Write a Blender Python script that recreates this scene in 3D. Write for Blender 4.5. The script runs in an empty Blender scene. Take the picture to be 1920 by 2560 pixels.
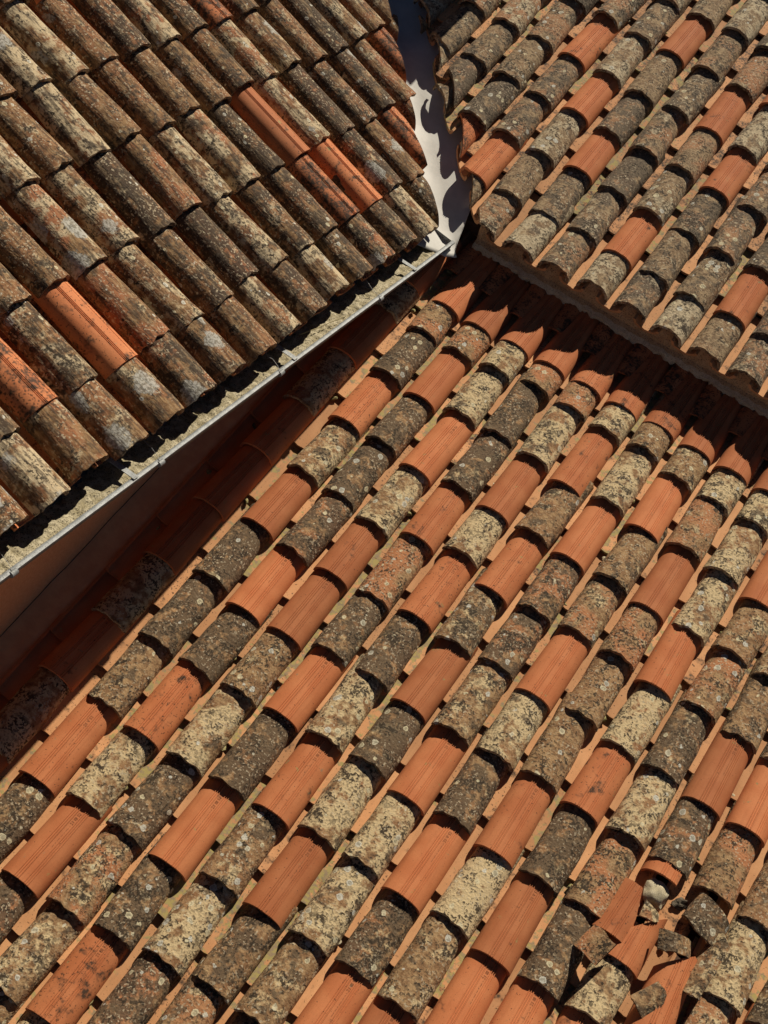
import bpy, bmesh, math, random
from mathutils import Vector, Matrix, noise as mnoise
R = math.radians
random.seed(7)
scn = bpy.context.scene
C0 = scn.collection

# ------------------------------------------------------------------ camera
cam_d = bpy.data.cameras.new('camera')
cam_d.sensor_fit = 'HORIZONTAL'; cam_d.sensor_width = 36.0
cam_d.lens = 3514.65 / 1920 * 36.0
cam_d.clip_start = 0.05; cam_d.clip_end = 500
cam = bpy.data.objects.new('camera', cam_d); C0.objects.link(cam)
CAM = Vector((1.69786, -3.14217, 4.78139))
cr = Vector((0.83135326, 0.46708362, 0.3011389)); cdn = Vector((0.52046579, -0.46438293, -0.71656392)); cf = Vector((-0.19485151, 0.75245025, -0.62916731))
m = Matrix.Identity(4)
for k in range(3):
    m[k][0] = cr[k]; m[k][1] = -cdn[k]; m[k][2] = -cf[k]; m[k][3] = CAM[k]
cam.matrix_world = m
scn.camera = cam

# ------------------------------------------------------------------ world, sun, exposure
SUN_TRAVEL = Vector((0.02, -0.86, -1.0)).normalized()
elev = math.asin(-SUN_TRAVEL.z)
w = bpy.data.worlds.new('World'); scn.world = w; w.use_nodes = True
nt = w.node_tree
sky = nt.nodes.new('ShaderNodeTexSky'); sky.sky_type = 'NISHITA'; sky.sun_disc = False
sky.sun_elevation = elev; sky.sun_rotation = 0.0; sky.altitude = 3000; sky.air_density = 0.3; sky.dust_density = 0.0
nt.links.new(sky.outputs[0], nt.nodes['Background'].inputs[0])
nt.nodes['Background'].inputs[1].default_value = 0.05
sd = bpy.data.lights.new('sun', 'SUN'); sd.energy = 5.0; sd.angle = R(0.5); sd.color = (1.0, 0.91, 0.76)
so = bpy.data.objects.new('sun', sd); C0.objects.link(so)
so.rotation_euler = SUN_TRAVEL.to_track_quat('-Z', 'Y').to_euler()
so.location = (0, 8, 9)
vs = scn.view_settings
vs.view_transform = 'Standard'; vs.look = 'None'; vs.gamma = 1; vs.use_curve_mapping = False
vs.exposure = 0.18
scn.cycles.max_bounces = 10; scn.cycles.diffuse_bounces = 9; scn.cycles.glossy_bounces = 2

# ------------------------------------------------------------------ material helpers
class NT:
    def __init__(s, name):
        s.m = bpy.data.materials.new(name); s.m.use_nodes = True
        s.t = s.m.node_tree; s.b = s.t.nodes['Principled BSDF']
        s.b.inputs['Roughness'].default_value = 0.9
        s.b.inputs['Specular IOR Level'].default_value = 0.25
    def n(s, typ, **kw):
        x = s.t.nodes.new(typ)
        for k, v in kw.items(): setattr(x, k, v)
        return x
    def lk(s, a, b): s.t.links.new(a, b)
    def put(s, sock, v):
        if hasattr(v, 'is_linked') or hasattr(v, 'links'): s.lk(v, sock)
        else: sock.default_value = v
    def math(s, op, a, b=0.0, c=None):
        x = s.n('ShaderNodeMath', operation=op)
        s.put(x.inputs[0], a); s.put(x.inputs[1], b)
        if c is not None: s.put(x.inputs[2], c)
        return x.outputs[0]
    def ss(s, v, lo, hi):
        x = s.n('ShaderNodeMapRange', interpolation_type='SMOOTHSTEP')
        s.put(x.inputs[0], v); s.put(x.inputs[1], lo); s.put(x.inputs[2], hi)
        return x.outputs[0]
    def mix(s, f, a, b):
        x = s.n('ShaderNodeMix', data_type='RGBA')
        s.put(x.inputs[0], f)
        for i, v in ((6, a), (7, b)):
            s.put(x.inputs[i], (*v, 1) if isinstance(v, tuple) and len(v) == 3 else v)
        return x.outputs[2]
    def attr(s, name):
        return s.n('ShaderNodeAttribute', attribute_type='OBJECT', attribute_name=name).outputs['Fac']
    def coord(s, scale=(1, 1, 1), seeded=True, off=0.0):
        tc = s.n('ShaderNodeTexCoord')
        mp = s.n('ShaderNodeMapping'); s.lk(tc.outputs['Object'], mp.inputs[0])
        mp.inputs['Scale'].default_value = scale
        if seeded:
            sd_ = s.attr('seed')
            cb = s.n('ShaderNodeCombineXYZ')
            s.put(cb.inputs[0], s.math('MULTIPLY_ADD', sd_, 7.3, off)); s.put(cb.inputs[1], s.math('MULTIPLY', sd_, 13.1)); s.put(cb.inputs[2], s.math('MULTIPLY', sd_, 3.7))
            s.lk(cb.outputs[0], mp.inputs['Location'])
        return mp.outputs[0]
    def noise(s, co, scale, detail=3.0, rough=0.55, dist=0.0):
        x = s.n('ShaderNodeTexNoise'); s.lk(co, x.inputs['Vector'])
        x.inputs['Scale'].default_value = scale; x.inputs['Detail'].default_value = detail
        x.inputs['Roughness'].default_value = rough; x.inputs['Distortion'].default_value = dist
        return x.outputs['Fac']
    def vor(s, co, scale, rand=1.0):
        x = s.n('ShaderNodeTexVoronoi'); s.lk(co, x.inputs['Vector'])
        x.inputs['Scale'].default_value = scale; x.inputs['Randomness'].default_value = rand
        return x.outputs['Distance'], x.outputs['Color']
    def bump(s, h, strength=0.5, dist=0.003):
        x = s.n('ShaderNodeBump'); x.inputs['Strength'].default_value = strength; x.inputs['Distance'].default_value = dist
        s.lk(h, x.inputs['Height']); s.lk(x.outputs[0], s.b.inputs['Normal'])
    def out(s, col): s.put(s.b.inputs['Base Color'], (*col, 1) if isinstance(col, tuple) else col); return s.m

def old_tile_mat(name, streak, brown, ochre, rust, cream, grey, sp=1.0):
    t = NT(name)
    co = t.coord(); co2 = t.coord(off=31.0); cs = t.coord(scale=(1, 0.16, 1), off=5.0)
    n1 = t.noise(co, 11, 2); n1b = t.noise(co2, 9, 2); n1c = t.noise(co2, 16, 3, 0.6)
    n2 = t.noise(co, 34, 3, 0.65); n3 = t.noise(co, 105, 1.5, 0.55); n4 = t.noise(co2, 55, 2, 0.6); n5 = t.noise(co2, 90, 1.5, 0.6)
    st = t.noise(cs, 70, 3, 0.6)
    col = t.mix(t.ss(n2, 0.36, 0.62), brown, ochre)
    col = t.mix(t.math('MULTIPLY', t.ss(n1b, 0.40, 0.60), t.attr('rust')), col, rust)
    cm = t.math('ADD', t.math('MULTIPLY_ADD', t.attr('cream'), 0.36, n1), t.math('MULTIPLY_ADD', n2, 0.5, -0.46))
    col = t.mix(t.math('MULTIPLY', t.ss(cm, 0.46, 0.60), 0.9), col, cream)
    dm = t.math('ADD', t.math('MULTIPLY_ADD', t.attr('dark'), 0.34, n1c), t.math('MULTIPLY_ADD', n4, 0.4, -0.36))
    col = t.mix(t.math('MULTIPLY', t.ss(dm, 0.46, 0.60), 0.85), col, grey)
    if streak:
        col = t.mix(t.math('MULTIPLY', t.ss(st, 0.49, 0.62), 0.72), col, (0.060, 0.042, 0.028))
        col = t.mix(t.math('MULTIPLY', t.ss(st, 0.47, 0.36), 0.30), col, (0.42, 0.30, 0.17))
    # black speckle crust, denser in patches
    patch = t.math('MULTIPLY_ADD', n1, 0.50, -0.27)
    spk = t.math('ADD', t.math('MULTIPLY_ADD', n3, 0.55, t.math('MULTIPLY', n4, 0.45)), patch)
    sm = t.ss(spk, 0.515 if not streak else 0.55, 0.55 if not streak else 0.59)
    col = t.mix(t.math('MULTIPLY', sm, t.math('MULTIPLY_ADD', t.ss(n1c, 0.36, 0.56), 0.50 * sp, 0.40 * sp)), col, (0.034, 0.024, 0.015))
    fl = t.ss(n5, 0.585, 0.64)
    col = t.mix(t.math('MULTIPLY', fl, t.math('MULTIPLY_ADD', t.ss(n1b, 0.38, 0.6), 0.65, 0.15)), col, (0.46, 0.38, 0.26))
    # small round pale lichens with a darker heart
    d, c = t.vor(t.coord(off=3.0), 25 if not streak else 34)
    sep = t.n('ShaderNodeSeparateColor'); t.lk(c, sep.inputs[0])
    rad = t.math('MULTIPLY_ADD', t.ss(t.math('ADD', sep.outputs[0], t.math('MULTIPLY', t.attr('spot'), 0.30)), 0.86, 1.12), 0.42, t.math('MULTIPLY_ADD', n4, 0.44, -0.25))
    lm = t.ss(t.math('SUBTRACT', rad, d), 0.0, 0.05)
    lc = t.mix(t.ss(sep.outputs[1], 0.3, 0.7), (0.55, 0.54, 0.47), (0.62, 0.55, 0.36))
    col = t.mix(t.math('MULTIPLY', lm, 0.82), col, lc)
    ring = t.math('MULTIPLY', t.ss(t.math('SUBTRACT', rad, d), 0.12, 0.16), t.ss(n4, 0.40, 0.55))
    col = t.mix(t.math('MULTIPLY', ring, 0.55), col, (0.20, 0.17, 0.11))
    # large grey crusts
    if not streak:
        t.bump(t.math('MULTIPLY_ADD', n4, 1.0, t.math('MULTIPLY', n3, 0.5)), 0.8, 0.005); return t.out(col)
    d2, c2 = t.vor(t.coord(off=17.0), 7.0)
    sep2 = t.n('ShaderNodeSeparateColor'); t.lk(c2, sep2.inputs[0])
    dd = t.math('ADD', d2, t.math('MULTIPLY_ADD', n2, 0.5, -0.25))
    rr = t.math('MULTIPLY', t.ss(t.math('ADD', sep2.outputs[0], t.math('MULTIPLY', t.attr('crust'), 0.5)), 0.85, 1.2), 0.42)
    gm = t.ss(t.math('SUBTRACT', rr, dd), 0.0, 0.07)
    col = t.mix(t.math('MULTIPLY', gm, 0.85), col, t.mix(t.ss(n5, 0.45, 0.6), (0.40, 0.385, 0.34), (0.19, 0.175, 0.145)))
    h = t.math('MULTIPLY_ADD', n4, 1.0, t.math('MULTIPLY', n3, 0.5))
    if streak: h = t.math('ADD', n4, t.math('MULTIPLY', st, 0.9))
    t.bump(h, 0.8, 0.005)
    return t.out(col)

def new_tile_mat(name, base, pale, dirtcol=(0.045, 0.03, 0.02)):
    t = NT(name)
    co = t.coord(); co2 = t.coord(off=21.0); cs = t.coord(scale=(1, 0.10, 1), off=9.0)
    n1 = t.noise(co, 9, 1); n2 = t.noise(co2, 60, 2); n3 = t.noise(co, 260, 1); st = t.noise(cs, 55, 2)
    col = t.mix(t.ss(n1, 0.32, 0.70), base, pale)
    col = t.mix(t.math('MULTIPLY', t.ss(st, 0.46, 0.66), 0.22), col, tuple(c * 0.72 for c in base))
    col = t.mix(t.math('MULTIPLY', t.ss(n3, 0.56, 0.66), 0.25), col, tuple(c * 0.6 for c in base))
    hv = t.n('ShaderNodeHueSaturation'); t.lk(col, hv.inputs['Color'])
    t.put(hv.inputs['Value'], t.math('MULTIPLY_ADD', t.attr('tone'), 0.36, 0.78)); col = hv.outputs[0]
    # grime: a few specks everywhere, crusts where dirt is high
    pn = t.noise(co2, 13, 3, 0.62)
    dm = t.ss(t.math('MULTIPLY_ADD', t.attr('dirt'), 0.40, pn), 0.62, 0.76)
    sp = t.ss(t.math('ADD', t.noise(co, 105, 1), t.math('MULTIPLY', t.attr('dirt'), 0.25)), 0.70, 0.73)
    col = t.mix(t.math('MULTIPLY', dm, t.math('MULTIPLY_ADD', t.ss(n2, 0.40, 0.60), 0.55, 0.40)), col, dirtcol)
    col = t.mix(t.math('MULTIPLY', sp, 0.75), col, (0.05, 0.028, 0.015))
    # moss / yellow lichen along mortar
    mn = t.ss(t.math('MULTIPLY_ADD', t.attr('moss'), 0.35, t.noise(co, 20, 3, 0.65)), 0.66, 0.76)
    mc = t.mix(t.ss(n2, 0.40, 0.62), (0.33, 0.29, 0.10), (0.23, 0.19, 0.12))
    col = t.mix(t.math('MULTIPLY', mn, 0.85), col, mc)
    t.bump(t.math('MULTIPLY_ADD', n2, 0.5, t.math('MULTIPLY', n3, 0.35)), 0.35, 0.003)
    t.b.inputs['Roughness'].default_value = 0.8
    return t.out(col)

def plain_mat(name, c1, c2, scale=30, detail=5, bump=0.5, bd=0.004, rough=0.9, lo=0.38, hi=0.64, speck=None, metal=0.0):
    t = NT(name); co = t.coord(seeded=False)
    n = t.noise(co, scale, detail, 0.62); f = t.noise(co, scale * 7, 3)
    col = t.mix(t.ss(n, lo, hi), c1, c2)
    if speck: col = t.mix(t.math('MULTIPLY', t.ss(f, 0.55, 0.62), 0.8), col, speck)
    t.bump(t.math('ADD', n, t.math('MULTIPLY', f, 0.4)), bump, bd)
    t.b.inputs['Roughness'].default_value = rough; t.b.inputs['Metallic'].default_value = metal
    return t.out(col)

M = {}
M['old'] = old_tile_mat('weathered_tile', False, (0.210, 0.115, 0.054), (0.36, 0.23, 0.115), (0.42, 0.18, 0.08), (0.58, 0.45, 0.255), (0.100, 0.070, 0.043))
M['oldB'] = old_tile_mat('weathered_grey_tile', False, (0.18, 0.118, 0.068), (0.33, 0.235, 0.135), (0.36, 0.18, 0.09), (0.50, 0.41, 0.27), (0.11, 0.085, 0.060), 0.95)
M['oldC'] = old_tile_mat('weathered_streaked_tile', True, (0.125, 0.062, 0.027), (0.245, 0.145, 0.066), (0.30, 0.118, 0.052), (0.50, 0.40, 0.25), (0.042, 0.030, 0.020), 1.0)
M['new'] = new_tile_mat('terracotta', (0.49, 0.160, 0.060), (0.55, 0.20, 0.080))
M['chan'] = new_tile_mat('pale_terracotta', (0.54, 0.265, 0.118), (0.60, 0.31, 0.145))
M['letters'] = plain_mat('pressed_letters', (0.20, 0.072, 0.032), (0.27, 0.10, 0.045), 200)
M['mortar'] = plain_mat('eave_mortar', (0.48, 0.30, 0.16), (0.58, 0.39, 0.22), 22, 6, 0.9, 0.012, speck=(0.12, 0.08, 0.05))
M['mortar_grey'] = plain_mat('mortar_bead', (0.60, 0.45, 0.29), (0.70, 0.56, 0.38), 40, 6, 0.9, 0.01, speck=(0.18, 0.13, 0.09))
M['deck'] = plain_mat('roof_deck', (0.10, 0.055, 0.035), (0.15, 0.08, 0.05), 18)
M['wall'] = plain_mat('painted_render', (0.74, 0.34, 0.15), (0.80, 0.40, 0.19), 60, 6, 0.5, 0.003, speck=(0.58, 0.25, 0.11))
M['fillet'] = plain_mat('rendered_fillet', (0.68, 0.32, 0.15), (0.76, 0.38, 0.18), 14, 6, 0.4, 0.004)
M['crack'] = plain_mat('joint_gap', (0.03, 0.018, 0.01), (0.05, 0.03, 0.02), 30)
M["flash"] = plain_mat("flashing_metal", (0.50, 0.485, 0.45), (0.57, 0.555, 0.515), 9, 5, 0.25, 0.004, 0.6)
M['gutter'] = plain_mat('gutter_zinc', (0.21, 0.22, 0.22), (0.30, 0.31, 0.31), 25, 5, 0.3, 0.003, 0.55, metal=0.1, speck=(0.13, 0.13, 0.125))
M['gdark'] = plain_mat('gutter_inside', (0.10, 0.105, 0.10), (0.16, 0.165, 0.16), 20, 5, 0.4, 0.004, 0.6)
M['membrane'] = plain_mat('bitumen_membrane', (0.07, 0.075, 0.072), (0.12, 0.125, 0.12), 16, 5, 0.6, 0.006, 0.65)
M['grit'] = plain_mat('gutter_grit', (0.28, 0.235, 0.14), (0.47, 0.41, 0.28), 24, 4, 1.0, 0.010, speck=(0.035, 0.027, 0.018))
M['stone'] = plain_mat('pale_mortar_lump', (0.44, 0.38, 0.25), (0.56, 0.49, 0.34), 40, 6, 0.6, 0.005, speck=(0.24, 0.20, 0.12))
M['dirt'] = plain_mat('dark_dirt', (0.05, 0.04, 0.028), (0.16, 0.13, 0.09), 50, 6, 1.0, 0.01)
M['twig'] = plain_mat('dry_stem', (0.25, 0.20, 0.10), (0.40, 0.33, 0.18), 50)
M['wire'] = plain_mat('thin_wire', (0.45, 0.44, 0.42), (0.58, 0.57, 0.55), 50, rough=0.5, metal=0.5)
M['shade_chimney'] = plain_mat('shade_chimney_render', (0.50, 0.40, 0.28), (0.60, 0.50, 0.36), 14)
M['ground'] = plain_mat('ground_soil', (0.20, 0.16, 0.11), (0.28, 0.23, 0.16), 0.6)

# ------------------------------------------------------------------ object helpers
def link(name, me, mat=None, parent=None, mw=None):
    o = bpy.data.objects.new(name, me); C0.objects.link(o)
    if mat is not None and me is not None and not me.materials: me.materials.append(M[mat])
    if parent: o.parent = parent
    if mw is not None: o.matrix_local = mw
    return o
def tag(o, label=None, cat=None, group=None, kind=None):
    for k, v in (('label', label), ('category', cat), ('group', group), ('kind', kind)):
        if v: o[k] = v
    return o
def bm_mesh(bm, name, smooth=True):
    me = bpy.data.meshes.new(name)
    bmesh.ops.recalc_face_normals(bm, faces=bm.faces)
    bm.to_mesh(me); bm.free()
    if smooth: sm(me)
    return me
def sm(me, ang=38):
    me.polygons.foreach_set('use_smooth', [True] * len(me.polygons))
    try: me.set_sharp_from_angle(angle=R(ang))
    except Exception: pass
def grid_faces(nu, nv, o=0):
    return [(o + i * nv + j, o + i * nv + j + 1, o + (i + 1) * nv + j + 1, o + (i + 1) * nv + j) for i in range(nu - 1) for j in range(nv - 1)]

def barrel(L, w0, w1, h0, h1, th=0.014, nseg=16, nlen=7, seed=0, rough=0.0, rag=0.0, ridges=None, rh=0.0036, flip=False, warp=0.0, phi=(0.0, math.pi), sq=0.92):
    """Half-barrel tile, lip at y=0 (width w0, rise h0), other end at y=L (w1, h1); real thickness."""
    rnd = random.Random(seed)
    phis = [phi[0] + (phi[1] - phi[0]) * i / nseg for i in range(nseg + 1)]
    bumps = {}
    if ridges:
        for a in ridges:
            for da, hgt in ((-0.026, 0), (-0.010, 1), (0.010, 1), (0.026, 0)): bumps[a + da] = hgt
        phis = sorted([p for p in phis if all(abs(p - b) > 0.012 for b in bumps)] + list(bumps))
    ys = [L * (j / nlen) for j in range(nlen + 1)]
    sx, sz = rnd.uniform(0, 50), rnd.uniform(0, 50)
    V = []
    for lay in (0, 1):
        for p in phis:
            for y in ys:
                f = y / L
                wd = (w0 + (w1 - w0) * f) / 2; hh = h0 + (h1 - h0) * f
                if lay: wd -= th; hh -= th
                c, s_ = math.cos(p), math.sin(p)
                x = wd * math.copysign(abs(c) ** sq, c); z = hh * abs(s_) ** sq
                if lay == 0 and bumps.get(p): x += rh * c; z += rh * s_
                if rough:
                    d = mnoise.noise(Vector((x * 14 + sx, y * 9 + sz, z * 14))) * rough + mnoise.noise(Vector((x * 45 + sz, y * 38, z * 45 + sx))) * rough * 0.5
                    x += d * c; z += d * s_
                yy = y
                if rag and f < 0.01: yy += (mnoise.noise(Vector((p * 2.2 + sx, 3.1, sz))) * 1.0 + mnoise.noise(Vector((p * 8 + sz, 1.7, sx))) * 0.7) * rag
                if rag and f > 0.99: yy += mnoise.noise(Vector((p * 3 + sz, 9.1, sx))) * rag * 1.6
                x += warp * (f - 0.5) ** 2 * 4 - warp * 0.5
                V.append((x, yy, -z if flip else z))
    nu, nv = len(phis), len(ys); o = nu * nv
    F = grid_faces(nu, nv)
    F += [tuple(reversed(f)) for f in grid_faces(nu, nv, o)]
    for i in range(nu - 1):
        a, b = i * nv, (i + 1) * nv
        F.append((a, b, b + o, a + o)); a += nv - 1; b += nv - 1; F.append((b, a, a + o, b + o))
    for j in range(nv - 1):
        F.append((j + 1, j, j + o, j + 1 + o)); k_ = (nu - 1) * nv + j; F.append((k_, k_ + 1, k_ + 1 + o, k_ + o))
    return V, F
def tile_mesh(name, mat, **kw):
    V, F = barrel(**kw)
    me = bpy.data.meshes.new(name); me.from_pydata(V, [], F)
    bm = bmesh.new(); bm.from_mesh(me); bmesh.ops.recalc_face_normals(bm, faces=bm.faces); bm.to_mesh(me); bm.free()
    sm(me, 40); me.materials.append(M[mat]); return me

TW, TL = 0.187, 0.452           # cover lip width and tile length
OLD = {}
for mk in ('old', 'oldB', 'oldC'):
    OLD[mk] = [tile_mesh('weathered_cover', mk, L=TL + random.uniform(-.012, .012), w0=TW + random.uniform(-.006, .006), w1=0.168, h0=0.076 + random.uniform(-.005, .005), h1=0.063, th=0.017, seed=i * 3 + 1, rough=0.0048, rag=0.010, warp=random.uniform(-.005, .005)) for i in range(9)]
RID = [math.pi / 2 + a for a in (0.21, 0.115, 0.02, -0.25, -0.345, -0.44)]
RIDC = [math.pi / 2 + a for a in (0.20, 0.13, 0.06, -0.45)]
NEW = [tile_mesh('new_cover', 'new', L=TL, w0=TW, w1=0.168, h0=0.073, h1=0.062, th=0.0125, nseg=18, nlen=5, ridges=RID, seed=i, rough=0.0006, rag=0.001) for i in range(3)]
NEWC = [tile_mesh('new_cover_grooved', 'new', L=TL, w0=TW, w1=0.168, h0=0.074, h1=0.062, th=0.0125, nseg=18, nlen=5, ridges=RIDC, rh=-0.0022, seed=i, rough=0.0008, rag=0.0015) for i in range(2)]
CHAN = [tile_mesh('channel', 'chan', L=0.45, w0=0.150, w1=0.176, h0=0.045, h1=0.055, th=0.014, nseg=12, nlen=4, flip=True, seed=i, rough=0.0014, rag=0.004) for i in range(5)]
CHANR = [tile_mesh('channel_red', 'new', L=0.45, w0=0.150, w1=0.176, h0=0.045, h1=0.055, th=0.014, nseg=12, nlen=4, flip=True, seed=i + 9, rough=0.0014, rag=0.004) for i in range(3)]
CH_Z = 0.034                     # edge height of a channel tile above the roof's base plane

def clip_mesh(me, planes):
    """Cut a mesh copy by planes (co, no) in local space, removing the side the normal points to, and close the cut."""
    bm = bmesh.new(); bm.from_mesh(me)
    for co, no in planes:
        r = bmesh.ops.bisect_plane(bm, geom=bm.verts[:] + bm.edges[:] + bm.faces[:], plane_co=co, plane_no=no, clear_outer=True)
        ed = [e for e in r['geom_cut'] if isinstance(e, bmesh.types.BMEdge)]
        if ed:
            try: bmesh.ops.holes_fill(bm, edges=ed, sides=0)
            except Exception: pass
    if not bm.faces: bm.free(); return None
    me2 = bpy.data.meshes.new(me.name + '_cut'); bm.to_mesh(me2); bm.free()
    for mt in me.materials: me2.materials.append(mt)
    sm(me2, 40); return me2

def visible(P, mx=380, my=380):
    q = P - CAM; z = q.dot(cf)
    if z < 0.2: return False
    u = 960 + 3514.65 * q.dot(cr) / z; v = 1280 + 3514.65 * q.dot(cdn) / z
    return -mx < u < 1920 + mx and -my < v < 2560 + my

# ------------------------------------------------------------------ the three roof frames
thA, thB, thC = 0.33648, 0.41606, 0.39130 + 0.018
PA, PB, PC = 0.21, 0.20829, 0.20957
kB, kC = 1.063, 1.088
def scaled(p, k): return CAM + (Vector(p) - CAM) * k
def frame(origin, xa, ya):
    za = xa.cross(ya)
    fm = Matrix.Identity(4)
    for k in range(3): fm[k][0] = xa[k]; fm[k][1] = ya[k]; fm[k][2] = za[k]; fm[k][3] = origin[k]
    return fm
FA = frame(Vector((0, 0, 0)), Vector((1, 0, 0)), Vector((0, math.cos(thA), math.sin(thA))))
FB = frame(scaled((0.030753, 0, 0.260312), kB), Vector((1, 0, 0)), Vector((0, math.cos(thB), math.sin(thB))))
# roof C is turned about its eave line so that the fitted eave stays put
tE = 1.49 * kC
c_or = scaled((1.228855, 2.098041, 1.057247), kC)
eC = c_or + Vector((-math.cos(0.3913), 0, math.sin(0.3913))) * tE
yC = Vector((-math.cos(thC), 0, math.sin(thC)))
FC = frame(eC - yC * tE, Vector((0, 1, 0)), yC)
pB, pC = PB * kB, PC * kC
eaveB = FB @ Vector((0, 3.20 * kB, 0)); eaveC = FC @ Vector((0, tE, 0))
nB = FB.to_3x3() @ Vector((0, 0, 1)); nC = FC.to_3x3() @ Vector((0, 0, 1))
# valley line (intersection of the two base planes), in plan
def valley_x(y):
    z = eaveB.z + math.tan(thB) * (y - eaveB.y)
    return eaveC.x - (z - eaveC.z) / math.tan(thC)
vd = Vector((valley_x(5) - valley_x(3), 2.0, 0)).normalized()   # along the valley, up
vn = Vector((vd.y, -vd.x, 0))                                   # towards roof B (+)
v0 = Vector((valley_x(3.2), 3.2, 0))

def roof(name, fm, label):
    e = bpy.data.objects.new(name, None); C0.objects.link(e); e.empty_display_size = 0.2
    e.matrix_world = fm; tag(e, label, 'roof'); return e
roofA = roof('tiled_roof', FA, 'lower terracotta roof mixing clean orange and lichen-covered tiles, filling the bottom of the picture')
roofB = roof('tiled_roof', FB, 'upper right weathered tile roof with scalloped mortared eave overhanging the lower roof')
roofC = roof('tiled_roof', FC, 'upper left old streaked tile roof draining into the metal gutter')

def slab(name, par, x0, x1, y0, y1, z0, z1, mat='deck', cut=None):
    bm = bmesh.new(); bmesh.ops.create_cube(bm, size=1)
    for v in bm.verts: v.co = Vector((x0 if v.co.x < 0 else x1, y0 if v.co.y < 0 else y1, z0 if v.co.z < 0 else z1))
    me = bm_mesh(bm, name, False)
    me.materials.append(M[mat])
    if cut: me = clip_mesh(me, cut)
    return link(name, me, None, par)
def to_local(fm, off_sign, off):
    """vertical valley cutting plane in a roof's local space"""
    inv = fm.inverted(); co = inv @ (v0 + vn * off); no = (inv.to_3x3() @ (vn * off_sign)).normalized()
    return (co, no)
slab('deck', roofA, -0.62, 4.6, -3.2, 3.80, -0.16, -0.075)
slab('deck', roofB, -4.2, 5.2, 3.20 * kB + .10, 8.0, -0.16, -0.085, cut=[to_local(FB, -1, 0.0)])
slab('deck', roofC, -5.2, 4.6, tE + .10, 5.6, -0.16, -0.085, cut=[to_local(FC, 1, 0.0)])

def vary(o, mk, rnd):
    o['seed'] = rnd.uniform(0, 40)
    if mk.startswith('old'):
        k = rnd.random()
        o['cream'] = rnd.uniform(0.55, 1.0) if k < .30 else rnd.uniform(0.0, 0.45)
        o['dark'] = rnd.uniform(0.45, 0.95) if k > .62 else rnd.uniform(0.0, 0.4)
        o['rust'] = rnd.uniform(0.5, 1.0) if rnd.random() < .3 else rnd.uniform(0, .3)
        o['spot'] = rnd.uniform(0, 1); o['crust'] = rnd.uniform(0, 0.5)
        if mk == 'oldC': o['spot'] = rnd.uniform(0, .5); o['crust'] = rnd.uniform(0, .8); o['cream'] *= 0.85; o['rust'] = min(1, o['rust'] + .25)
    else:
        o['tone'] = rnd.uniform(0, 1); o['dirt'] = rnd.uniform(-.3, .0) if rnd.random() < .72 else rnd.uniform(.0, .28); o['moss'] = 0.0

# pressed lettering for the new tiles, wrapped on the barrel
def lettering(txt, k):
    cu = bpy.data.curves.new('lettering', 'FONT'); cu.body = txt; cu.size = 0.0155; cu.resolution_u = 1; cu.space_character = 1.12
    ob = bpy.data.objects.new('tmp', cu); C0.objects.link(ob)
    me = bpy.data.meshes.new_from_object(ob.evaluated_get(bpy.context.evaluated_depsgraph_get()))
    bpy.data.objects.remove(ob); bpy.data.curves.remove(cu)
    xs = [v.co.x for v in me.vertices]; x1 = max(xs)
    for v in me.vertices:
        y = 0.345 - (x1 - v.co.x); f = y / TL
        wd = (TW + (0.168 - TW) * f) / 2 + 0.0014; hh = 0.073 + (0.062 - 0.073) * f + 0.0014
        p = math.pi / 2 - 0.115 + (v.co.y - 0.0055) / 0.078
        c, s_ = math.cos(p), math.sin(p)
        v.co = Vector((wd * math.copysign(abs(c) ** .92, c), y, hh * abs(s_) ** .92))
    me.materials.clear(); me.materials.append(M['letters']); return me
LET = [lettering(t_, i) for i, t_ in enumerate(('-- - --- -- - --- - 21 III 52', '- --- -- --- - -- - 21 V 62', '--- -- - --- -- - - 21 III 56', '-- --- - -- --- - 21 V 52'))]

def put_cover(par, fm, x, t, kind, mk, rnd, rot=None, cut=None, dirt=None, z=0.0, name='cover_tile', letters=True, sc=None):
    me = rnd.choice(OLD[mk]) if kind == 'O' else rnd.choice(NEWC if mk == 'oldC' else NEW)
    mw = Matrix.Translation((x + rnd.uniform(-.004, .004), t, z + 0.006 + (rnd.uniform(0, .006) if kind == 'O' else 0.002))) @ Matrix.Rotation(R(rnd.uniform(-2.4, 2.4) if kind == 'O' else rnd.uniform(-1.3, 1.3)) if rot is None else rot, 4, 'Z') @ Matrix.Rotation(R(rnd.uniform(-3.0, -2.2)), 4, 'X') @ Matrix.Rotation(R(rnd.uniform(-3, 3)), 4, 'Y') @ Matrix.Diagonal((*(sc or (1, 1, 1)), 1))
    whole = True
    if cut:
        loc = (fm @ mw).inverted(); pl = []
        for co, no in cut: pl.append((loc @ co, (loc.to_3x3() @ no).normalized()))
        n0 = len(me.vertices); m2 = clip_mesh(me, pl)
        if m2 is None: return None
        if len(m2.vertices) != n0: me = m2; whole = False
        else: bpy.data.meshes.remove(m2)
    o = link(name, me, None, par, mw); vary(o, mk if kind == 'O' else 'new', rnd)
    if dirt is not None and kind == 'N': o['dirt'] = dirt
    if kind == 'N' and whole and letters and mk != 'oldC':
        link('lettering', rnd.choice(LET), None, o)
    return o
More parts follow.
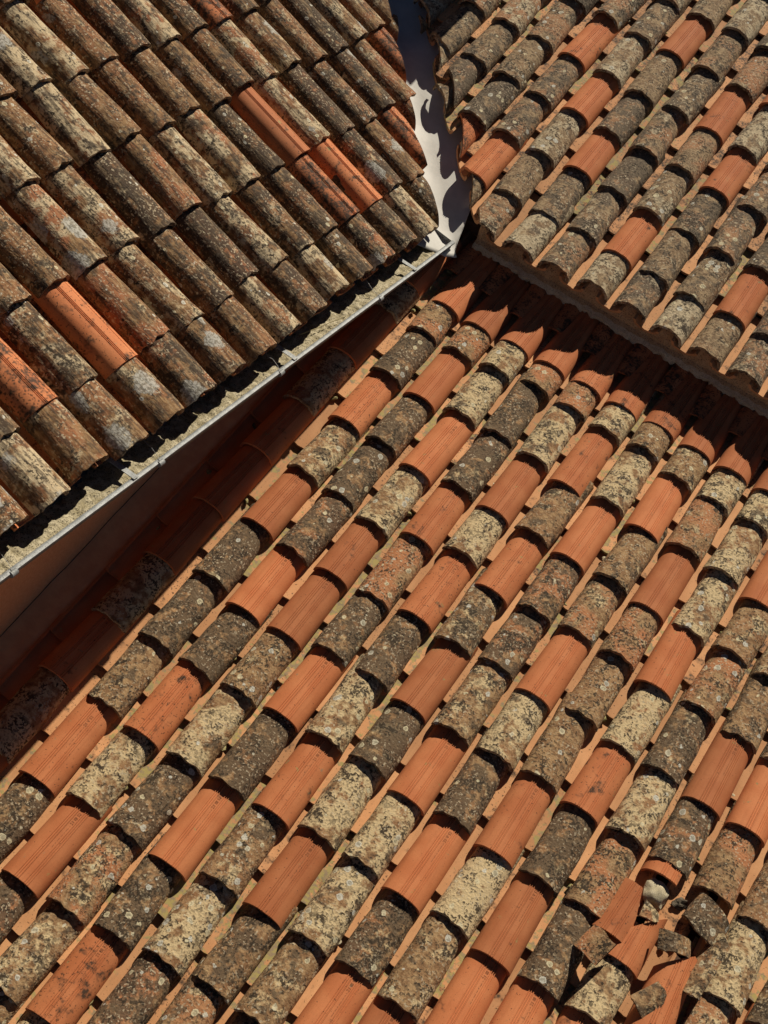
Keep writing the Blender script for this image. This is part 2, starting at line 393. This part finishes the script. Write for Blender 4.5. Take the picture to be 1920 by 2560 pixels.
def put_channel(par, fm, x, t, rnd, cut=None, red=False, dirt=0.15, moss=0.0, z=0.0):
    me = rnd.choice(CHANR if red else CHAN)
    mw = Matrix.Translation((x, t, CH_Z + z + rnd.uniform(-.002, .002))) @ Matrix.Rotation(R(rnd.uniform(-.8, .8)), 4, 'Z') @ Matrix.Rotation(R(-2.5), 4, 'X')
    if cut:
        loc = (fm @ mw).inverted(); pl = [(loc @ co, (loc.to_3x3() @ no).normalized()) for co, no in cut]
        n0 = len(me.vertices); m2 = clip_mesh(me, pl)
        if m2 is None: return None
        if len(m2.vertices) != n0: me = m2
    o = link('channel_tile', me, None, par, mw); vary(o, 'new', rnd)
    o['dirt'] = dirt; o['moss'] = moss; return o

# ------------------------------------------------------------------ roof A (lower)
TAB = {0: '-0.035N .383O .737O 1.127O 1.473N 1.841O 2.198N 2.564O 2.91O 3.122N', 1: '-.385N .005O .363N .738O 1.082N 1.455O 1.833O 2.206O 2.545N 2.909O 3.111N',
 2: '-.369O -.003O .375O .754O 1.092N 1.463N 1.80O 2.174N 2.593O 2.936O 3.13N', 3: '-.728N -.341O -.007N .393O .772N 1.142O 1.484O 1.859N 2.221O 2.601O 2.976O 3.134N',
 4: '-.68O -.311O .052O .402N .797O 1.152O 1.512N 1.918O 2.203N 2.591O 2.967O 3.137N', 5: '-.286O .052N .436O .811O 1.129N 1.503O 1.832N 2.214O 2.546N 2.957O 3.134N',
 6: '-.293O .069O .442O .775N 1.143O 1.527O 1.864O 2.199N 2.592O 2.976O 3.145N', 7: '-.29N .075O .421N .813O 1.158O 1.497N 1.887O 2.222O 2.556N 2.925O 3.137N',
 8: '-.31N .062O .451O .792N 1.184O 1.544O 1.892O 2.193N 2.591O 2.923O 3.135N', 9: '.05N .421N .806O 1.165N 1.514O 1.861N 2.211O 2.585O 2.93O 3.136N',
 10: '.07N .441O .813O 1.183O 1.523O 1.891O 2.229O 2.539N 2.94O 3.138N', 11: '.08N .45O 1.176O 1.497N 1.873O 2.22O 2.59O 2.94O 3.138N',
 12: '.08O 1.178O 1.506N 1.87O 2.22N 2.58O 2.94O 3.138N', 13: '.09O .45O .812O 1.17O 1.53N 1.88O 2.22O 2.58N 2.94O 3.138N',
 14: '.45N .81O 1.18N 1.54O 1.89O 2.23N 2.58O 2.94O 3.138N', 15: '.80O 1.17O 1.53O 1.88N 2.22O 2.58O 2.94O 3.138N', 16: '1.17N 1.53O 1.88O 2.22N 2.58O 2.94O 3.138N', 17: '1.53O 1.88N 2.22O 2.58O 2.94O 3.138N', 18: '1.88O 2.22O 2.58N 2.94O 3.138N', -1: '-.03O .36N .70O 1.06N 1.42N 1.80N 2.15O 2.53N 2.90O 3.12N'}
NOTABLE = {'cream': [(2, .375), (4, .797), (5, .436), (4, -.311), (6, .442), (11, .45), (9, 2.211), (9, 2.585), (2, 2.593), (2, 2.936), (5, 2.957), (6, 2.592), (1, .005), (7, 1.158), (13, .812), (10, 1.183), (8, 2.923)],
 'pale': [(8, .451)], 'dark': [(1, 2.206), (1, 1.833), (0, .737), (0, 1.127), (0, 2.564), (3, 2.601), (3, .393), (1, .738), (3, 1.142), (3, -.341), (10, .441), (9, .806), (2, -.003), (4, 1.152), (7, .813)],
 'rusty': [(4, 2.967), (1, 2.909), (0, 2.91), (3, 1.484), (10, .813), (3, 2.976), (12, 1.178), (8, 1.892)]}
def look(**kw):
    def f(o):
        for k_, v_ in kw.items(): o[k_] = v_
    return f
LOOK = {'cream': look(cream=.82, dark=.25, rust=.2), 'pale': look(cream=1.25, dark=0.0, rust=0.0), 'dark': look(cream=.12, dark=.78, rust=.15), 'rusty': look(cream=.15, dark=.1, rust=1.0)}
rnd = random.Random(21)
for i, row in TAB.items():
    lo_t = float(row.split()[0][:-1])
    row = ' '.join('%.3f%s' % (lo_t - .366 * q, 'ON'[(i + q) % 5 == 0]) for q in (1, 2, 3, 4)) + ' ' + row
    for it in row.split():
        t_, k = float(it[:-1]), it[-1]
        if not visible(FA @ Vector((i * PA, t_ + .2, 0))): continue
        o = put_cover(roofA, FA, i * PA - (.026 if i == -1 else 0), t_, k, 'old', rnd, z=0.0 if i != -1 else 0.01)
        if o and k == 'O':
            for key, lst in NOTABLE.items():
                for ci, ct in lst:
                    if ci == i and abs(ct - t_) < .06: LOOK[key](o)
        if o and i == -1 and k == 'O': o['cream'] = .75; o['dark'] = .0; o['spot'] = 0; o['rust'] = .3
for i in range(-2, 19):
    x = (i + .5) * PA
    for r in range(-8, 9):
        t_ = 0.918 + r * 0.3635 + rnd.uniform(-.012, .012) + (-.02 if i < 1 else 0)
        if t_ > 3.5 or not visible(FA @ Vector((x, t_ + .2, 0))): continue
        ms = 0.0
        if rnd.random() < (.5 if i < 7 else .2): ms = rnd.uniform(.2, .75)
        if i == -2: put_channel(roofA, FA, x - .012, t_, rnd, red=True, dirt=-.3, z=.012); continue
        put_channel(roofA, FA, x, t_, rnd, dirt=rnd.uniform(-.1, .30), moss=ms)
# tile pieces plugging the channels at the head of the lower roof
PLUG = tile_mesh('plug', 'new', L=0.27, w0=0.105, w1=0.10, h0=0.030, h1=0.028, th=0.013, nseg=8, nlen=4, seed=4, rough=0.002, rag=0.006)
for i in range(-1, 19):
    x = (i + .5) * PA
    mw = Matrix.Translation((x + .012 + rnd.uniform(-.008, .008), 3.345 + rnd.uniform(-.02, .03), 0.026)) @ Matrix.Rotation(R(rnd.uniform(-5, 5)), 4, 'Z') @ Matrix.Rotation(R(rnd.uniform(1, 4)), 4, 'X')
    o = link('plug_tile', PLUG, None, roofA, mw); vary(o, 'new', rnd); o['dirt'] = rnd.uniform(.3, .6)

# ------------------------------------------------------------------ roof B (upper right)
NEWB = {(-1, 1): .1, (0, 3): 0.0, (-1, 4): .1, (1, 2): 0, (1, 5): 0, (3, 1): 0, (3, 4): .05, (4, 3): 0, (4, 5): .1, (-2, 1): .35, (6, 1): 0, (6, 5): .1, (7, 3): 0, (8, 2): 0, (-1, 7): 0, (2, 7): .1}
ROWB = [3.20, 3.45, 3.79, 4.12, 4.465, 4.83, 5.18, 5.53, 5.88, 6.23, 6.58, 6.93]
CUTB_T = lambda r_: [(v0 + vn * (0.135 + r_.uniform(-.02, .02)), -vn)]
rnd = random.Random(5)
def vpt(P): return v0 + vd * (P - v0).dot(vd)
def skew(v, a): return Matrix.Rotation(a, 3, 'Z') @ v
for i in range(-12, 15):
    for r, t_ in enumerate(ROWB):
        tt = (t_ + rnd.uniform(-.015, .015) - (0.05 if (r == 0 and i == 0) else 0) * 0) * kB
        P = FB @ Vector((i * pB, tt, 0)); Pm = FB @ Vector((i * pB, tt + .45, 0))
        if (Pm - v0).dot(vn) < 0.10: continue
        if not visible(FB @ Vector((i * pB, tt + .2, 0)), 380, 380): continue
        off = 0.158 + 0.028 * max(0, P.y - 3.2) + rnd.uniform(-.03, .03)
        cut = [(vpt(P) + vn * off, -skew(vn, R(rnd.uniform(-16, 16))))] if (P - v0).dot(vn) < .45 else None
        k = 'N' if (i, r) in NEWB else 'O'
        put_cover(roofB, FB, i * pB, tt, k, 'oldB', rnd, cut=cut, dirt=NEWB.get((i, r)), letters=True)
for i in range(-12, 15):
    x = (i + .5) * pB
    for r in range(-1, 11):
        tt = (3.255 + .02 * 0 + r * 0.349 + (0.0)) * kB + rnd.uniform(-.012, .012)
        if r == -1: tt = 3.185 * kB
        L_ = 0.45
        Pm = FB @ Vector((x, tt + .45, 0)); P = FB @ Vector((x, tt, 0))
        if r == 0: continue
        if (Pm - v0).dot(vn) < 0.10 or not visible(FB @ Vector((x, tt + .2, 0)), 380, 380): continue
        cut = [(v0 + vn * (0.15 + rnd.uniform(-.015, .015)), -vn)] if (P - v0).dot(vn) < .4 else None
        put_channel(roofB, FB, x, tt, rnd, cut=cut, dirt=rnd.uniform(.15, .5) if r > 0 else .1, moss=rnd.uniform(.2, .8) if (r > 0 and rnd.random() < .55) else 0.0)

# mortar bed under the eave of roof B: scalloped bedding, soffit and a ragged bead at the bottom
def eave_mortar():
    x0, x1, st = -0.10, 3.75, 0.012
    n = int((x1 - x0) / st)
    prof = []
    for a in range(n + 1):
        x = x0 + a * st; xl = (x - FB.translation.x) / pB
        d = (xl - round(xl)) * pB                         # distance to the nearest cover axis
        up = 0.060 * math.sqrt(max(0, 1 - (d / 0.080) ** 2)) if abs(d) < 0.080 else -0.014
        if abs(d) > .080: up = -0.020
        n1 = mnoise.noise(Vector((x * 7, 1.3, 0))); n2 = mnoise.noise(Vector((x * 31, 4.3, 0))); n3 = mnoise.noise(Vector((x * 75, 2.2, 0)))
        zb = eaveB.z
        top_y = eaveB.y + 0.032 + 0.005 * n2
        prof.append([(x, top_y + .02, zb + up + .005), (x, top_y, zb + min(up, .05) * .9 - .004), (x, top_y + .012, zb - .028 + .004 * n1),
                     (x, top_y + .030, zb - .070 + .006 * n1), (x, top_y + .012 + .006 * n2, zb - .088 + .008 * n2), (x, top_y - .004 + .010 * n1 + .006 * n3, zb - .104 + .012 * n2 + .008 * n3),
                     (x, top_y + .004 + .006 * n3, zb - .130 + .020 * n1 + .026 * n2 + .020 * n3), (x, top_y + .05, zb - .126 + .014 * n1 + .012 * n2), (x, top_y + .16, zb - .06)])
    V = [p for pr_ in prof for p in pr_]; nv = len(prof[0])
    me = bpy.data.meshes.new('eave_mortar'); F = grid_faces(len(prof), nv)
    me.from_pydata(V, [], F); sm(me, 60)
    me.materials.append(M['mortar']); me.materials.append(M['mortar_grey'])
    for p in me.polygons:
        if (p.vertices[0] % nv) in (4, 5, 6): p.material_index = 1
    o = link('eave_mortar', me, None, roofB); o.matrix_local = FB.inverted()
    return o
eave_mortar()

# ------------------------------------------------------------------ roof C (upper left)
NEWC_T = {(0, 2): .08, (0, 1): .55, (1, 1): .24, (1, 4): .55, (-8, 1): .22, (-10, 1): .5, (4, 1): .5, (6, 2): .55, (-3, 5): .3}
ROWC = [1.445, 1.695, 2.045, 2.42, 2.75, 3.10, 3.45, 3.80, 4.15, 4.50]
rnd = random.Random(12)
for i in range(-21, 16):
    for r, t_ in enumerate(ROWC):
        tt = (t_ + rnd.uniform(-.018, .018)) * kC
        P = FC @ Vector((i * pC, tt, 0)); Pm = FC @ Vector((i * pC, tt + .45, 0))
        if (Pm - v0).dot(vn) > -0.03: continue
        if not visible(FC @ Vector((i * pC, tt + .2, 0)), 380, 380): continue
        cut = [(vpt(P) - vn * (0.062 + rnd.uniform(-.02, .025)), skew(vn, R(rnd.uniform(-12, 22))))] if (P - v0).dot(vn) > -.4 else None
        k = 'N' if (i, r) in NEWC_T else 'O'
        put_cover(roofC, FC, i * pC, tt, k, 'oldC', rnd, cut=cut, dirt=NEWC_T.get((i, r)), sc=(1.02, 1.06, 1.05))
for i in range(-21, 16):
    x = (i + .5) * pC
    for r in range(0, 11):
        tt = ((1.445 if r == 0 else 1.30 + r * 0.340) * kC) + rnd.uniform(-.012, .012)
        P = FC @ Vector((x, tt, 0)); Pm = FC @ Vector((x, tt + .45, 0))
        if (Pm - v0).dot(vn) > -0.04 or not visible(FC @ Vector((x, tt + .2, 0)), 380, 380): continue
        cut = [(v0 - vn * (0.075 + rnd.uniform(-.01, .015)), vn)] if (P - v0).dot(vn) > -.4 else None
        put_channel(roofC, FC, x, tt, rnd, cut=cut, red=True, dirt=rnd.uniform(.1, .5), z=-.030)

# ------------------------------------------------------------------ valley flashing
def flashing():
    V = []; ws = [-0.30, -0.20, -0.12, -0.06, -0.02, 0.0, 0.02, 0.06, 0.12, 0.20, 0.28, 0.34]
    n = 80
    for a in range(n + 1):
        s = -0.10 + a * 2.3 / n
        for wv in ws:
            p = v0 + vd * s + vn * min(wv, max(0.04, min(0.26, 0.07 + 0.55 * s)) * (1 if wv < .34 else 1.02))
            z = max(eaveB.z + math.tan(thB) * (p.y - eaveB.y), eaveC.z + math.tan(thC) * (eaveC.x - p.x)) - 0.044
            z += 0.006 * mnoise.noise(Vector((s * 5, wv * 9, 2))) + (0.009 if abs(wv) < .01 else 0) + 0.004 * mnoise.noise(Vector((s * 1.5, wv * 30, 7)))
            V.append((p.x, p.y, z))
    me = bpy.data.meshes.new('flashing'); me.from_pydata(V, [], grid_faces(n + 1, len(ws))); sm(me, 60); me.materials.append(M['flash'])
    o = link('valley_flashing', me); md = o.modifiers.new('thick', 'SOLIDIFY'); md.thickness = 0.002; md.offset = -1
    tag(o, 'pale sheet metal valley flashing running between the two upper roofs', 'flashing'); return o
flashing()

# ------------------------------------------------------------------ gutter
GX, GZ = -0.161, 1.285           # front lip
gy0, gy1 = -2.35, 3.20
gut = bpy.data.objects.new('roof_gutter', None); C0.objects.link(gut); gut.location = (GX, gy0, GZ)
tag(gut, 'long grey metal gutter along the eave of the upper left roof', 'gutter')
GM = Matrix.Translation((-GX, -gy0, -GZ))
prof = [(-0.250, 0.035), (-0.250, -0.03), (-0.238, -0.065), (-0.20, -0.088), (-0.13, -0.098), (-0.06, -0.088), (-0.018, -0.060), (-0.004, -0.022), (0.0, -0.002)]
def extr(name, pr, y0, y1, ny, mat, par, th=0.0, thoff=1):
    V = [(GX + px, y0 + (y1 - y0) * j / ny, GZ + pz + (0.0028 * mnoise.noise(Vector((0, (y0 + (y1 - y0) * j / ny) * 1.7, 5))) if ny > 1 else 0)) for px, pz in pr for j in range(ny + 1)]
    me = bpy.data.meshes.new(name); me.from_pydata(V, [], grid_faces(len(pr), ny + 1)); sm(me, 50)
    me.materials.append(M[mat]); o = link(name, me, None, par, GM)
    if th: md = o.modifiers.new('t', 'SOLIDIFY'); md.thickness = th; md.offset = thoff
    return o
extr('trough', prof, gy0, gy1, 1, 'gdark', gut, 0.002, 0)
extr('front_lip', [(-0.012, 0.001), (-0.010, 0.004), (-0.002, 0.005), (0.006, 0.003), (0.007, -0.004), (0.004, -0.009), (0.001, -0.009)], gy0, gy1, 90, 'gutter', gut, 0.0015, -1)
bm = bmesh.new()
vsx = [bm.verts.new((GX + a, gy1 + .002, GZ + b)) for a, b in prof]; bm.faces.new(vsx)
o = link('end_cap', bm_mesh(bm, 'end_cap', False), 'gutter', gut, GM)
def bar(name, p0, p1, wd, tk, mat, par, mw=GM, up=Vector((0, 0, 1))):
    p0, p1 = Vector(p0), Vector(p1); d = (p1 - p0).normalized(); s_ = d.cross(up).normalized() * wd / 2; u = s_.cross(d).normalized() * tk / 2
    bm = bmesh.new(); vv = [bm.verts.new(p + a * s_ + b * u) for p in (p0, p1) for a, b in ((-1, -1), (1, -1), (1, 1), (-1, 1))]
    for f in ((0, 1, 2, 3), (7, 6, 5, 4), (0, 4, 5, 1), (1, 5, 6, 2), (2, 6, 7, 3), (3, 7, 4, 0)): bm.faces.new([vv[k] for k in f])
    return link(name, bm_mesh(bm, name, False), mat, par, mw)
def tube(name, pts, r, mat, par=None, mw=None, seg=6):
    bm = bmesh.new(); rings = []
    pts = [Vector(p) for p in pts]
    for k, p in enumerate(pts):
        d = (pts[min(k + 1, len(pts) - 1)] - pts[max(k - 1, 0)]).normalized()
        a = d.orthogonal().normalized(); b = d.cross(a)
        rr = r[k] if isinstance(r, (list, tuple)) else r
        rings.append([bm.verts.new(p + (a * math.cos(q) + b * math.sin(q)) * rr) for q in (2 * math.pi * i / seg for i in range(seg))])
    for k in range(len(rings) - 1):
        for i in range(seg): bm.faces.new((rings[k][i], rings[k][(i + 1) % seg], rings[k + 1][(i + 1) % seg], rings[k + 1][i]))
    bm.faces.new(rings[0]); bm.faces.new(list(reversed(rings[-1])))
    return link(name, bm_mesh(bm, name), mat, par, mw)
for y in (-1.90, -0.735, 0.43, 1.59, 2.75):
    bar('strap', (GX + .004, y, GZ + .0105), (GX - .24, y + .004, GZ + .022), 0.026, 0.003, 'gutter', gut)
for y in (-1.98, -1.12, -0.27, 0.575, 1.455, 2.365):
    tube('clip', [(GX + .006, y - .004, GZ - .004), (GX + .006, y + .026, GZ - .004)], 0.0125, 'gutter', gut, GM, 10)
    wp = [(GX + .004, y + .004, GZ + .010)] + [(GX - .03 * k, y + .012 + .012 * k + random.uniform(-.006, .006), GZ + .012 + random.uniform(-.008, .010)) for k in range(1, 8)]
    tube('tie_wire', wp, 0.0011, 'wire', gut, GM, 5)
# bitumen membrane hanging from under the tiles into the gutter (a part of roof C)
V = []; n = 150
for j in range(n + 1):
    y = gy0 + (3.14 - gy0) * j / n
    for k, (px, pz) in enumerate(((-0.30, 0.045), (-0.245, 0.030), (-0.215, 0.004), (-0.190, -0.026), (-0.158, -0.052), (-0.125, -0.066))):
        q = 0.010 * mnoise.noise(Vector((y * 9, k * .7, 3))) + 0.006 * mnoise.noise(Vector((y * 26, k * .9, 5)))
        V.append((GX + px + q * 1.3, y, GZ + pz + q))
me = bpy.data.meshes.new('eave_membrane'); me.from_pydata(V, [], grid_faces(n + 1, 6)); sm(me, 70); me.materials.append(M['membrane'])
o = link('eave_membrane', me, None, roofC); o.matrix_local = FC.inverted()
# grit washed into the gutter
V = []; n = 640; nx = 18
for j in range(n + 1):
    y = gy0 + (3.06 - gy0) * j / n
    lo = mnoise.noise(Vector((y * 3.1, 0, 9))); hi = mnoise.noise(Vector((y * 13, 2, 4)))
    for k in range(nx + 1):
        f = k / nx; x = -0.215 + 0.205 * f
        z = -0.052 + 0.020 * f + 0.012 * lo + 0.008 * hi * (1 - f)
        z += 0.008 * mnoise.noise(Vector((x * 40, y * 40, 1))) + 0.005 * mnoise.noise(Vector((x * 110, y * 110, 5))) + max(0, mnoise.noise(Vector((x * 60, y * 60, 8))) - .25) * 0.02
        V.append((GX + x, y, GZ + z))
me = bpy.data.meshes.new('gutter_grit'); me.from_pydata(V, [], grid_faces(n + 1, nx + 1)); sm(me, 80); me.materials.append(M['grit'])
o = link('gutter_grit', me); tag(o, 'sandy tile grit and debris lying in the grey gutter', 'grit', kind='stuff')
# dry stems lying on the grit
tube('dry_stem', [(GX - .10, 1.80, GZ - .018), (GX - .07, 1.90, GZ - .010), (GX - .055, 2.0, GZ - .012), (GX - .03, 2.10, GZ - .008)], 0.0022, 'twig')
tag(bpy.data.objects['dry_stem'], 'thin dry straw stem lying on the grit in the gutter', 'stem')

# ------------------------------------------------------------------ walls and fillet
def box(name, a, b, mat, **kw):
    bm = bmesh.new(); bmesh.ops.create_cube(bm, size=1)
    for v in bm.verts: v.co = Vector([a[k] if v.co[k] < 0 else b[k] for k in range(3)])
    o = link(name, bm_mesh(bm, name, False), mat); tag(o, **kw); return o
WX = -0.535
box('house_wall', (WX - .25, -3.4, -2.0), (WX, 3.50, 1.30), 'wall', label='shaded orange rendered house wall below the gutter', cat='wall')
box('house_wall', (WX + .002, 3.50, -2.0), (4.4, 3.75, 1.33), 'wall', label='shaded wall under the scalloped eave of the upper right roof', cat='wall')
# sloping fillet where the lower roof meets the wall, with the open joint along its top
V = []; n = 120
for j in range(n + 1):
    t_ = -3.2 + 6.75 * j / n
    nz = 0.006 * mnoise.noise(Vector((t_ * 5, 0, 0))); cz = 0.010 * mnoise.noise(Vector((t_ * 4, 8, 0))) + .005 * mnoise.noise(Vector((t_ * 17, 8, 0)))
    for px, pz in ((WX - .01, 0.062 + cz), (WX + .006, 0.058 + cz), (WX + .03, 0.044 + nz), (WX + .075, 0.032 + nz), (WX + .125, 0.026 + nz * .5), (WX + .150, -0.01)):
        V.append((px, t_, pz))
me = bpy.data.meshes.new('wall_fillet'); me.from_pydata(V, [], grid_faces(n + 1, 6)); sm(me, 60); me.materials.append(M['fillet'])
link('wall_fillet', me, None, roofA)
V = []
for j in range(n + 1):
    t_ = -3.2 + 6.75 * j / n; cz = 0.010 * mnoise.noise(Vector((t_ * 4, 8, 0))) + .005 * mnoise.noise(Vector((t_ * 17, 8, 0)))
    wv = 0.0035 + 0.0025 * mnoise.noise(Vector((t_ * 11, 3, 3)))
    V += [(WX + .0015, t_, 0.058 + cz), (WX + .0015, t_, 0.062 + cz + wv)]
me = bpy.data.meshes.new('joint_gap'); me.from_pydata(V, [], grid_faces(n + 1, 2)); me.materials.append(M['crack'])
link('joint_gap', me, None, roofA)

# ------------------------------------------------------------------ broken tiles on the lower roof
def shard(label, kind, x, t, z, rz, rx, ry, L, phi, planes, name='tile_fragment', cat='tile fragment', w0=TW, h0=.08, sd=3, grp='broken tile pieces lying loose on the lower roof', **pr):
    mk = 'old' if kind == 'O' else 'new'
    V, F = barrel(L=L, w0=w0, w1=w0 * (1 - .2 * L / .45), h0=h0, h1=h0 * (1 - .25 * L / .45), th=0.015 if kind == 'O' else .0125, nseg=18, nlen=8, seed=sd, rough=0.003 if kind == 'O' else .0005, rag=0.006 if kind == 'O' else .001, ridges=RID if kind == 'N' else None, phi=phi)
    me = bpy.data.meshes.new(name); me.from_pydata(V, [], F); me.materials.append(M[mk])
    me2 = clip_mesh(me, [(Vector(a), Vector(b).normalized()) for a, b in planes])
    bpy.data.meshes.remove(me)
    bm = bmesh.new(); bm.from_mesh(me2); bmesh.ops.recalc_face_normals(bm, faces=bm.faces); bm.to_mesh(me2); bm.free()
    mw = FA @ Matrix.Translation((x * PA, t, z)) @ Matrix.Rotation(R(rz), 4, 'Z') @ Matrix.Rotation(R(rx), 4, 'X') @ Matrix.Rotation(R(ry), 4, 'Y')
    o = link(name, me2); o.matrix_world = mw
    vary(o, mk, random.Random(sd)); 
    for k, v in pr.items(): o[k] = v
    tag(o, label, cat, grp); return o
PIh = math.pi / 2
# remaining pieces of the tile row that broke
shard('orange grooved tile with its upper right half snapped off, above the cream tile', 'N', 11.03, .705, .004, -2, 0, 0, .40, (0, math.pi), [((-.03, .15, 0), (-1.25, 1, 0)), ((.02, .31, 0), (.2, 1, 0))], name='broken_tile', cat='tile', sd=3, dirt=0.0)
shard('flat orange grooved shard sliding into the channel beside the pale mortar lump', 'N', 10.62, .775, .006, -3, -1, -16, .30, (.55, 2.35), [((0, .25, 0), (.1, 1, 0)), ((.075, .10, 0), (1, .3, 0))], sd=4, dirt=0.05)
shard('thin rim of an orange tile left under the weathered lip', 'N', 11.0, 1.115, .0, 0, -2, 0, .13, (0, math.pi), [((.07, 0, 0), (1, 0, 0.2))], sd=5, dirt=0.0)
shard('small weathered wedge of tile tucked below the pale mortar lump', 'O', 11.0, .915, .012, 20, 4, 6, .12, (.9, 2.2), [((0, .07, 0), (.6, 1, 0)), ((-.03, 0, 0), (-1, .3, 0))], sd=6, dark=.3, cream=.4)
shard('short dark curved tile piece lying across the channel right of the broken orange tile', 'O', 11.74, .855, .035, 22, 6, 14, .10, (.6, 2.5), [((0, .075, 0), (.1, 1, 0))], sd=7, dark=.6, cream=.2)
shard('small reddish brown curved piece standing left of the broken orange tile', 'O', 10.50, .645, .030, -14, 10, -12, .12, (.8, 2.4), [((.05, 0, 0), (1, 0, 0))], sd=8, rust=1.0, cream=.0, dark=.0, spot=0.0)
shard('half of a dark weathered tile with a rounded broken edge', 'O', 12.06, .985, .012, -6, 2, 0, .20, (0, math.pi), [((0, .15, 0), (.25, 1, 0)), ((-.05, .02, 0), (-.6, -1, 0))], name='broken_tile', cat='tile', sd=9, dark=.75, cream=.25, rust=.2)
shard('long weathered shard tipped on its side beside the slipped orange tile', 'O', 12.56, .745, .030, -4, 2, -44, .30, (.9, 2.2), [((0, .30, 0), (.9, 1, 0)), ((-.05, 0, 0), (-1, -.55, 0))], sd=10, dark=.5, cream=.5)
shard('triangular weathered piece pointing right below the broken orange tile', 'O', 11.66, .585, .024, -30, 4, 20, .13, (.3, 2.4), [((.06, .05, 0), (.8, .7, 0)), ((.05, .0, 0), (.7, -.9, 0))], sd=11, dark=.5, cream=.4)
shard('slipped orange grooved tile lying crooked with a snapped upper corner', 'N', 12.08, .475, .022, 3, 0, 4, .47, (0, math.pi), [((-.03, .36, 0), (-.9, 1, 0)), ((.03, .43, 0), (.5, 1, 0))], name='broken_tile', cat='tile', sd=12, dirt=0.08)
def lump(name, label, cat, x, t, z, sx, sy, sz, mat, sd, grp=None, amp=.25):
    bm = bmesh.new(); bmesh.ops.create_icosphere(bm, subdivisions=3, radius=1)
    for v in bm.verts:
        d = 1 + amp * mnoise.noise(v.co * 1.6 + Vector((sd, 0, 0))) + amp * .22 * mnoise.noise(v.co * 4 + Vector((0, sd, 0)))
        v.co = Vector((v.co.x * sx * d, v.co.y * sy * d, max(v.co.z, -.6) * sz * d))
    o = link(name, bm_mesh(bm, name), mat); o.matrix_world = FA @ Matrix.Translation((x * PA, t, z)) @ Matrix.Rotation(sd, 4, 'Z')
    tag(o, label, cat, grp); return o
lump('mortar_lump', 'pale rough lump of mortar exposed where the orange tile broke away', 'mortar', 11.02, 1.045, .030, .050, .060, .040, 'stone', 0.4, amp=.38)
lump('dirt_clump', 'dark clump of dirt in the channel right of the pale mortar lump', 'dirt', 11.52, 1.085, .0, .022, .034, .020, 'dirt', 2.2, amp=.6)

# ------------------------------------------------------------------ crumbs of mossy mortar beside the channel steps
def crumb_mesh(sd, mat):
    bm = bmesh.new(); bmesh.ops.create_icosphere(bm, subdivisions=2, radius=1)
    for v in bm.verts:
        d = 1 + .5 * mnoise.noise(v.co * 1.9 + Vector((sd, 0, 0)))
        v.co = Vector((v.co.x * .016 * d, v.co.y * .013 * d, v.co.z * .010 * d))
    me = bm_mesh(bm, 'mortar_crumb'); me.materials.append(M[mat]); return me
M['mossy'] = plain_mat('mossy_mortar', (0.30, 0.27, 0.10), (0.44, 0.38, 0.19), 90, 3, 0.9, 0.006, speck=(0.12, 0.10, 0.04))
CR = [crumb_mesh(k_ * 3.3, ('mossy', 'stone', 'dirt', 'mossy')[k_ % 4]) for k_ in range(8)]
rnd = random.Random(77)
for ch in [o for o in C0.objects if o.name.startswith('channel_tile') and o.parent in (roofA, roofB)]:
    if ch.parent == roofB and (ch.location.y < 3.3 * kB or (FB @ ch.location - v0).dot(vn) < .26): continue
    for q in range(2):
        if rnd.random() < .40:
            c_ = link('mortar_crumb', rnd.choice(CR), None, ch.parent, Matrix.Translation((ch.location.x + rnd.choice((-1, 1)) * rnd.uniform(.016, .045), ch.location.y + rnd.choice((-.03, .012)) + rnd.uniform(-.006, .006), -.002)) @ Matrix.Rotation(rnd.uniform(0, 6), 4, 'Z') @ Matrix.Diagonal((rnd.uniform(.5, 1.2), rnd.uniform(.6, 1.5), rnd.uniform(.6, 1.1), 1)))

# ------------------------------------------------------------------ unseen stack added up the right-hand roof to shade the head of the valley
ch_y, ch_x0, ch_x1 = 5.30, -1.85, -1.02
zb = eaveB.z + math.tan(thB) * (ch_y - eaveB.y)
chim = bpy.data.objects.new('shade_chimney', None); C0.objects.link(chim); chim.location = (ch_x0, ch_y, zb)
tag(chim, 'added out-of-view stack on the right-hand roof that shades the head of the valley', 'shade_chimney')
def cbox(name, a, b, mat):
    bm = bmesh.new(); bmesh.ops.create_cube(bm, size=1)
    for v in bm.verts: v.co = Vector([a[k] if v.co[k] < 0 else b[k] for k in range(3)])
    return link(name, bm_mesh(bm, name, False), mat, chim)
cbox('stack', (0, 0, -.3), (ch_x1 - ch_x0, .5, .84), 'shade_chimney')
cbox('cap', (-.04, -.04, .84), (ch_x1 - ch_x0 + .04, .54, .90), 'new')

# ------------------------------------------------------------------ far setting outside the view
bm = bmesh.new(); bmesh.ops.create_grid(bm, x_segments=2, y_segments=2, size=200)
for v in bm.verts: v.co.z = -6.0
tag(link('ground', bm_mesh(bm, 'ground', False), 'ground'), kind='structure')
